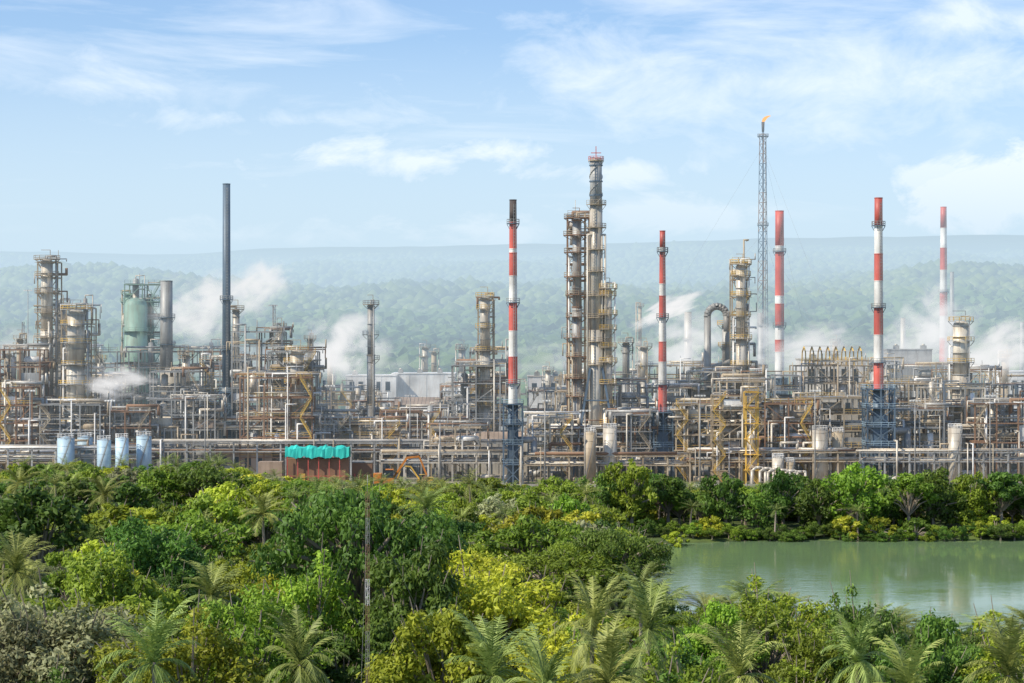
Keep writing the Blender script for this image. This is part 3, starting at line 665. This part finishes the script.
FR=[(-20,40,545,10,350),(0,32,520,8,388),(92,122,560,10,378),(150,200,545,10,372),(200,240,555,10,362),(232,282,535,10,332),(268,316,530,10,352),(240,312,515,7,378),
(96,160,580,10,352),(310,352,600,10,392),(352,392,560,8,402),(452,500,540,10,366),(470,508,560,10,352),(440,474,575,9,392),
(528,572,498,9,418),(556,600,520,9,392),(600,640,515,10,384),(612,650,500,9,415),(528,566,560,10,392),(640,692,520,10,388),(676,722,500,9,404),(690,735,525,10,372),(720,765,500,9,382),(750,800,515,10,376),
(765,812,498,8,404),(800,866,505,10,398),(796,872,540,12,366),(866,930,520,10,384),(895,944,500,9,410),(925,985,510,10,388),(940,1000,535,10,372),(975,1040,500,9,404),(985,1060,530,10,385),
(-60,-5,540,10,380),(1030,1090,515,10,392),(700,760,600,12,368),(820,900,620,12,362),(560,640,620,12,375),(640,700,600,12,366),(230,300,620,12,360),(20,90,620,12,350),(900,990,640,12,368),
(320,380,660,10,395),(440,520,650,12,384),(160,220,610,12,352),(380,440,530,8,412),(300,350,520,8,415),(430,480,505,7,428),(150,215,525,8,400),(100,150,522,7,412),(40,100,520,7,405),(340,400,520,7,424)]
for k,(a,b_,D,dp,pt) in enumerate(FR):
    frame('process_unit_structure',X(a,D),X(b_,D),D,D+dp,Z(pt,D),1000+k,fill=1.25,lev=random.choice([3.8,4.4,5]))
RK=[(-40,150,500,8),(-30,160,530,12),(140,520,512,9),(150,470,530,14),(-40,60,515,6),(300,530,545,12),(380,520,498,7),(520,690,488,7),(525,700,508,13),(690,860,487,8),(700,880,512,14),(860,1060,486,8),(860,1060,506,13),(560,1060,560,17),(-60,300,570,15)]
for k,(a,b_,D,h) in enumerate(RK): rack('pipe_rack',X(a,D),X(b_,D),D,h,50+k)
frame('yellow_stair_tower',X(744,490),X(756,490),486,490,Z(392,490),311,lev=3.6,bay=3,mat=YEL,railm=YEL,fill=.3)
frame('yellow_stair_tower',X(712,488),X(722,488),486,490,Z(395,490),312,lev=3.6,bay=3,mat=TAN,railm=YEL,fill=.3)

def building(name,px0,px1,D,dp,pyt,wall,roof=None,gable=0,storeys=2,win=True,z0=0):
    x0,x1=X(px0,D),X(px1,D); h=Z(pyt,D); mb=MB(); roof=wall if roof is None else roof
    mb.box(x0,x1,D,D+dp,z0,h,wall)
    if gable:
        i=len(mb.v); cy=D+dp/2
        mb.v+=[(x0-.3,D-.4,h+.01),(x1+.3,D-.4,h+.01),(x1+.3,D+dp+.4,h+.01),(x0-.3,D+dp+.4,h+.01),(x0-.3,cy,h+gable),(x1+.3,cy,h+gable)]
        for q in ((0,1,5,4),(2,3,4,5),(0,4,3),(1,2,5),(3,2,1,0)): mb.f.append(tuple(i+k for k in q)); mb.m.append(roof); mb.sm.append(False)
        k=x0
        while k<x1: mb.beam((k,D-.35,h+.08),(k,cy,h+gable+.06),.1,roof); k+=1.2
    else:
        mb.box(x0-.2,x1+.2,D-.2,D+dp+.2,h+.003,h+.35,roof)
        k=x0+2
        while k<x1-3: mb.box(k,k+1.8,D+2,D+4,h+.36,h+1.5,GREY); mb.tube((k+.9,D+3,h+1.5),(k+.9,D+3,h+2.0),.5,.5,10,CLAD); k+=random.uniform(5,10)
    if win:
        sh=(h-z0)/storeys
        for s in range(storeys):
            k=x0+1.2
            while k<x1-2.4:
                zz=z0+s*sh+sh*.35
                mb.box(k,k+1.6,D-.06,D+.1,zz,zz+sh*.4,GLAS); mb.box(k-.12,k+1.72,D-.14,D-.002,zz-.16,zz-.01,CONC)
                k+=3.1
    k=x0
    while k<x1+.1: mb.box(k-.1,k+.1,D-.1,D-.004,z0,h-.02,roof if not win else wall); k+=6
    mb.box(x0+1.5,x0+4.5,D-.09,D-.01,z0,z0+3,GREY)
    return mb.finish(name)
building('white_control_building',392,455,700,20,374,WHT,storeys=3,win=False)
building('white_control_building',346,396,690,16,376,WHT,storeys=3)
building('white_control_building',528,570,640,18,377,WHT,CONC,storeys=3)
building('office_building',572,600,660,14,372,WHT,storeys=3)
building('warehouse_building',394,452,620,18,405,CONC,BROWN,gable=2.2,win=False)
building('warehouse_building',318,396,570,14,430,CLAD,CONC,gable=2,win=False)
building('white_control_building',655,700,640,14,380,WHT,storeys=2)
building('compressor_building',804,866,560,16,360,WHT,CLAD,storeys=3,z0=0)
building('grey_industrial_building',889,932,660,20,350,GREY,storeys=3,win=False)
building('boiler_building',806,858,535,10,398,CLAD,CLAD,storeys=4)
building('warehouse_building',96,200,640,18,392,WHT,CLAD,gable=2.5,win=False)
building('warehouse_building',430,530,528,8,440,CONC,BROWN,gable=2,win=True,storeys=1)
building('shed_building',216,272,515,10,450,BROWN,CONC,gable=1.8,storeys=1)
building('white_control_building',1000,1060,700,20,372,WHT,storeys=2)
D=548; mb=MB(); 
for k in range(8):
    x0=X(806,D)+k*2.2
    pts=[(x0,D,Z(366,D)),(x0,D+1,Z(352,D)),(x0,D+4,Z(347,D)),(x0,D+7,Z(352,D)),(x0,D+8,Z(366,D))]
    for a,b_ in zip(pts[:-1],pts[1:]): mb.beam(a,b_,.3,YEL)
for zz,yy in ((352,1),(347,4)): mb.box(X(806,D),X(806,D)+15.4,D+yy-1.2,D+yy+1.2,Z(zz,D)+.2,Z(zz,D)+.3,CLAD)
for zz in (362,376): mb.rail((X(802,D),D-.5,Z(zz,D)),(X(868,D),D-.5,Z(zz,D)),YEL)
mb.box(X(802,D),X(868,D),D-.4,D+9,Z(378,D),Z(377,D),TAN)
for xx in (802,824,846,868): mb.beam((X(xx,D),D-.3,0),(X(xx,D),D-.3,Z(377,D)),.4,TAN)
mb.finish('compressor_shelter')

def tank(px,py,D,wpx,mat,name='storage_tank'):
    mb=MB(); x=X(px,D); r=wpx/2/F*D; h=Z(py,D)
    mb.tube((x,D,0),(x,D,h),r,r,32,mat); mb.tube((x,D,h),(x,D,h+r*.18),r,.3,32,mat)
    for z in np.arange(1.8,h,1.8): mb.ring(x,D,float(z),r-.02,r+.03,.06,mat,n=32)
    mb.platform(x,D,h-.1,r-.9,.9,GREY,WHT)
    for k in range(26):
        t=-2.4+k*.06; z0=h*k/26; t2=-2.4+(k+1)*.06
        mb.beam((x+cos(t)*(r+.4),D+sin(t)*(r+.4),z0),(x+cos(t2)*(r+.4),D+sin(t2)*(r+.4),z0+h/26),.18,GREY)
        mb.beam((x+cos(t)*(r+.6),D+sin(t)*(r+.6),z0),(x+cos(t)*(r+.6),D+sin(t)*(r+.6),z0+1.1),.07,GREY)
    mb.pipe([(x+r*.5,D-r,1),(x+r*.5,D-r-1.5,1),(x+r*.5+4,D-r-1.5,1)],.2,CLAD)
    return mb.finish(name)
for px,py,D,w in ((66,438,498,17),(85,437,505,15),(104,440,494,14),(122,438,492,13),(144,436,496,15)): tank(px,py,D,w,PBLU)
for px,py,D,w in ((175,372,560,22),(345,425,560,16),(610,428,490,14),(590,432,486,12),(820,430,490,16),(838,432,492,12),(955,428,488,14),(778,458,478,12),(790,462,478,9),(403,385,720,30)): tank(px,py,D,w,random.choice([CLAD,CLAD,CONC,TAN]))
mb=MB(); D=476
for k in range(6):
    xx=X(752+k*8,D); mb.pipe([(xx,D,0),(xx,D,4.2-.2*k),(xx+1,D,5-.2*k),(xx+2.4,D,5-.2*k),(xx+3.2,D,4.0),(xx+3.2,D,0)],.34,CLAD,10)
mb.finish('pipe_manifold')
D=478; mb=MB(); x0,x1=X(285,D),X(349,D)
mb.box(x0+.3,x1-.3,D+1.4,D+4.6,0.2,Z(459,D),RUST)
k=x0+.5
while k<x1: mb.beam((k,D+.5,0),(k,D+.5,Z(457,D)),.22,RED); k+=2.5
for zz in (1.4,2.8): mb.beam((x0+.3,D+.5,zz),(x1-.3,D+.5,zz),.14,RED)
k=x0+1
while k<x1-2: mb.box(k,k+1.5,D+.8,D+1.39,.3,random.uniform(1.2,3.4),random.choice([ORNG,WHT,GREY,YEL,CONC])); k+=random.uniform(1.8,3)
n=24
i=len(mb.v)
for a in range(n+1):
    for j,(yy,zz) in enumerate(((-.1,457.5),(0,448.5),(2.4,446.5),(5.0,449),(5.1,458))):
        mb.v.append((x0+(x1-x0)*a/n,D+yy+.1*sin(a*1.7+j)+.08*sin(a*3.1),Z(zz,D)+.25*sin(a*1.1+j*2)+.15*sin(a*2.9+j)))
for a in range(n):
    for j in range(4): mb.f.append((i+a*5+j,i+(a+1)*5+j,i+(a+1)*5+j+1,i+a*5+j+1)); mb.m.append(TURQ); mb.sm.append(False)
mb.finish('tarpaulin_covered_shelter')
mb=MB(); D=484; mb.box(X(352,D),X(372,D),D,D+4,0,Z(463,D),RUST); mb.box(X(258,D),X(282,D),D,D+4,0,Z(462,D),BROWN); 
mb.box(X(352,D)-.1,X(372,D)+.1,D-.1,D+4.1,Z(463,D)+.004,Z(462,D)+.1,GREY)
for k in range(5): mb.box(X(354+k*4,D),X(355.5+k*4,D),D-.08,D-.003,.3,3,RED)
mb.finish('shipping_container')
def excavator(x,y,m,s=1,fl=1):
    mb=MB(); f=lambda a,b_,c:(x+a*s*fl,y+b_*s,c*s)
    for dy in (-1.2,.7):
        mb.tube(f(-1.9,dy,.5),f(-1.9,dy+.5,.5),.5*s,.5*s,14,SOOT); mb.tube(f(1.9,dy,.5),f(1.9,dy+.5,.5),.5*s,.5*s,14,SOOT)
        mb.box(x-1.9*s,x+1.9*s,y+dy*s,y+(dy+.5)*s,.04*s,.98*s,SOOT)
    mb.box(x-1.9*s,x+1.3*s,y-1.3*s,y+1.3*s,1.1*s,2.0*s,m); mb.tube(f(0,0,.8),f(0,0,1.12),.7*s,.7*s,14,SOOT)
    xa,xb=sorted((x-2.0*s*fl,x-.7*s*fl)); mb.box(xa,xb,y-1.2*s,y+1.2*s,2.004*s,2.7*s,m)
    xa,xb=sorted((x+.0*fl,x+1.25*s*fl)); mb.box(xa,xb,y-1.25*s,y-.15*s,2.004*s,3.3*s,GLAS); mb.box(xa-.05,xb+.05,y-1.3*s,y-.1*s,3.304*s,3.42*s,m)
    for a,b_,w0 in (((1.1,.3,1.8),(3.4,.3,5.2),.35),((3.4,.3,5.2),(5.4,.3,5.4),.32),((5.4,.3,5.4),(6.6,.3,2.4),.28)): mb.beam(f(*a),f(*b_),w0*s,m)
    mb.tube(f(1.6,.3,2.4),f(3.6,.3,4.6),.1*s,.1*s,8,GREY); mb.tube(f(3.8,.3,5.9),f(5.3,.3,5.8),.1*s,.1*s,8,GREY)
    i=len(mb.v)
    for dy in (-.35,.95):
        for a,c in ((6.6,2.5),(6.9,1.5),(6.2,1.1),(5.7,1.5),(5.9,2.0)): mb.v.append(f(a,dy,c))
    for q in ((0,1,2,3,4),(9,8,7,6,5),(0,5,6,1),(1,6,7,2),(2,7,8,3),(3,8,9,4)): mb.f.append(tuple(i+k for k in q)); mb.m.append(RUST); mb.sm.append(False)
    return mb.finish('excavator')
excavator(X(386,472),472,ORNG,1.45)
excavator(X(425,476),476,YEL,1.0,-1)
mb=MB()
for k in range(-150,160,4): mb.box(k,k+3.9,460,460.2,0,2.2,CONC); mb.box(k-.15,k+.05,459.9,460.3,0,2.5,CONC)
mb.finish('perimeter_wall')
mb=MB(); mb.box(-170,180,463,470,.02,.06,ASPH); mb.finish('service_road')
mb=MB(); mb.box(-170,180,462.6,462.99,.0,.15,CONC); mb.box(-170,180,470.01,470.4,0,.15,CONC); mb.finish('road_kerb')
mb=MB()
for k in range(-165,175,6): mb.box(k,k+3,466.42,466.58,.064,.068,WHT)
mb.finish('road_marking')
for px,py,D in ((30,390,505),(110,400,510),(205,395,505),(330,385,520),(410,395,520),(440,420,480),(545,400,480),(585,410,478),(700,395,480),(815,390,482),(915,400,480),(990,395,482),(273,305,590),(28,290,640)):
    mb=MB(); x=X(px,D); h=Z(py,D); mb.tube((x,D,0),(x,D,h),.2,.1,8,GREY); mb.beam((x-1.2,D,h),(x+1.2,D,h),.12,GREY)
    for s in (-1.1,-.4,.4,1.1): mb.box(x+s-.25,x+s+.25,D-.3,D,h-.35,h,WHT)
    mb.finish('floodlight_pole')
for px,py,D,s in ((274,305,600,.9),(23,322,640,.8)):
    mb=MB(); lattice(mb,X(px,D),D,0,Z(py,D),s*1.3,s*.5,26,[GREY],.14); mb.finish('radio_mast')
D=140; mb=MB(); x=X(367.5,D); H=Z(492,D)
lattice(mb,x,D,0,H,.16,.16,40,[WHT,RUST,GREY,RUST]*3,.024)
for k in range(3):
    t=radians(30+120*k)
    for zz in (H*.5,H*.97): mb.beam((x,D,zz),(x+cos(t)*12,D+sin(t)*12,0),.01,GREY)
mb.tube((x,D,H),(x,D,H+1.2),.02,.015,6,GREY)
mb.finish('guyed_antenna_mast')

# ---------------------------------------------------------------- steam plumes
def steammat(name,dens,seed,off=-1.12):
    m,nt,out=newmat(name); N=nt.nodes; L=nt.links
    tc=N.new('ShaderNodeTexCoord'); ln=N.new('ShaderNodeVectorMath'); ln.operation='LENGTH'; L.new(tc.outputs['Object'],ln.inputs[0])
    mp=N.new('ShaderNodeMapping'); mp.inputs['Location'].default_value=(seed,seed*2,0); L.new(tc.outputs['Object'],mp.inputs[0])
    n=N.new('ShaderNodeTexNoise'); n.inputs['Scale'].default_value=1.9; n.inputs['Detail'].default_value=4; n.inputs['Roughness'].default_value=.6; n.inputs['Distortion'].default_value=.6; L.new(mp.outputs[0],n.inputs[0])
    a=N.new('ShaderNodeMath'); a.operation='MULTIPLY_ADD'; a.inputs[1].default_value=4.2; a.inputs[2].default_value=off-.3; L.new(n.outputs[0],a.inputs[0])
    s=N.new('ShaderNodeMath'); s.operation='SUBTRACT'; L.new(a.outputs[0],s.inputs[0]); L.new(ln.outputs['Value'],s.inputs[1])
    edge=N.new('ShaderNodeMath'); edge.operation='SUBTRACT'; edge.use_clamp=True; edge.inputs[0].default_value=1; L.new(ln.outputs['Value'],edge.inputs[1])
    e2=N.new('ShaderNodeMath'); e2.operation='MULTIPLY'; e2.use_clamp=True; e2.inputs[1].default_value=3; L.new(edge.outputs[0],e2.inputs[0])
    s2=N.new('ShaderNodeMath'); s2.operation='MAXIMUM'; s2.inputs[1].default_value=0; L.new(s.outputs[0],s2.inputs[0])
    d0=N.new('ShaderNodeMath'); d0.operation='MULTIPLY'; L.new(s2.outputs[0],d0.inputs[0]); L.new(e2.outputs[0],d0.inputs[1])
    d=N.new('ShaderNodeMath'); d.operation='MULTIPLY'; d.inputs[1].default_value=dens; L.new(d0.outputs[0],d.inputs[0])
    ab=N.new('ShaderNodeVolumeAbsorption'); ab.inputs[0].default_value=(0,0,0,1); L.new(d.outputs[0],ab.inputs['Density'])
    e=N.new('ShaderNodeMath'); e.operation='MULTIPLY'; e.inputs[1].default_value=.96; L.new(d.outputs[0],e.inputs[0])
    em=N.new('ShaderNodeEmission'); em.inputs[0].default_value=(1,.985,.98,1); L.new(e.outputs[0],em.inputs[1])  # steam glows by itself, emission standing in for scattered sunlight
    ad=N.new('ShaderNodeAddShader'); L.new(ab.outputs[0],ad.inputs[0]); L.new(em.outputs[0],ad.inputs[1]); L.new(ad.outputs[0],out.inputs['Volume'])
    return m
bm=bmesh.new(); bmesh.ops.create_icosphere(bm,subdivisions=3,radius=1); SM=bpy.data.meshes.new('steam'); bm.to_mesh(SM); bm.free()
for k,(px,py,D,w,h,rot,dn) in enumerate([(206,306,575,120,76,-.2,.4),(257,286,590,80,50,-.5,.35),(340,346,600,96,70,-.2,.5),(668,310,530,84,24,-.4,.8),(688,344,640,90,70,-.3,.35),(930,332,700,110,84,-.6,.4),(1000,350,600,120,64,-.4,.5),(805,350,600,130,50,-.2,.3),(118,382,540,76,38,0,.4),(752,334,700,80,56,0,.25),(300,364,640,300,44,0,.10),(870,360,660,380,50,0,.11),(600,360,680,260,42,0,.09),(20,352,640,120,50,0,.15)]):
    me=SM.copy(); me.materials.append(steammat('glowing_steam_vapour',dn,k*3.1))
    o=link(bpy.data.objects.new('steam_plume',me)); o.location=(X(px,D),D,Z(py,D)); o.scale=(w/F*D*.6,min(w,70)/F*D*.35,h/F*D*.6); o.rotation_euler=(0,rot,0)

# ---------------------------------------------------------------- atmospheric haze over the valley
m,nt,out=newmat('glowing_valley_haze'); N=nt.nodes; L=nt.links
sig=1/1400
ab=N.new('ShaderNodeVolumeAbsorption'); ab.inputs[0].default_value=(0,0,0,1); ab.inputs[1].default_value=sig
em=N.new('ShaderNodeEmission'); em.inputs[0].default_value=(.61,.785,.92,1); em.inputs[1].default_value=sig  # airlight put in as constant emission, the haze scatters nothing
ad=N.new('ShaderNodeAddShader'); L.new(ab.outputs[0],ad.inputs[0]); L.new(em.outputs[0],ad.inputs[1]); L.new(ad.outputs[0],out.inputs['Volume'])
mb=MB(); mb.box(-6500,6500,475,14500,-20,190,0); o=mb.finish('glowing_valley_haze'); o.data.materials.clear(); o.data.materials.append(m)
print('objects',len(bpy.data.objects),'trees',len(placed))
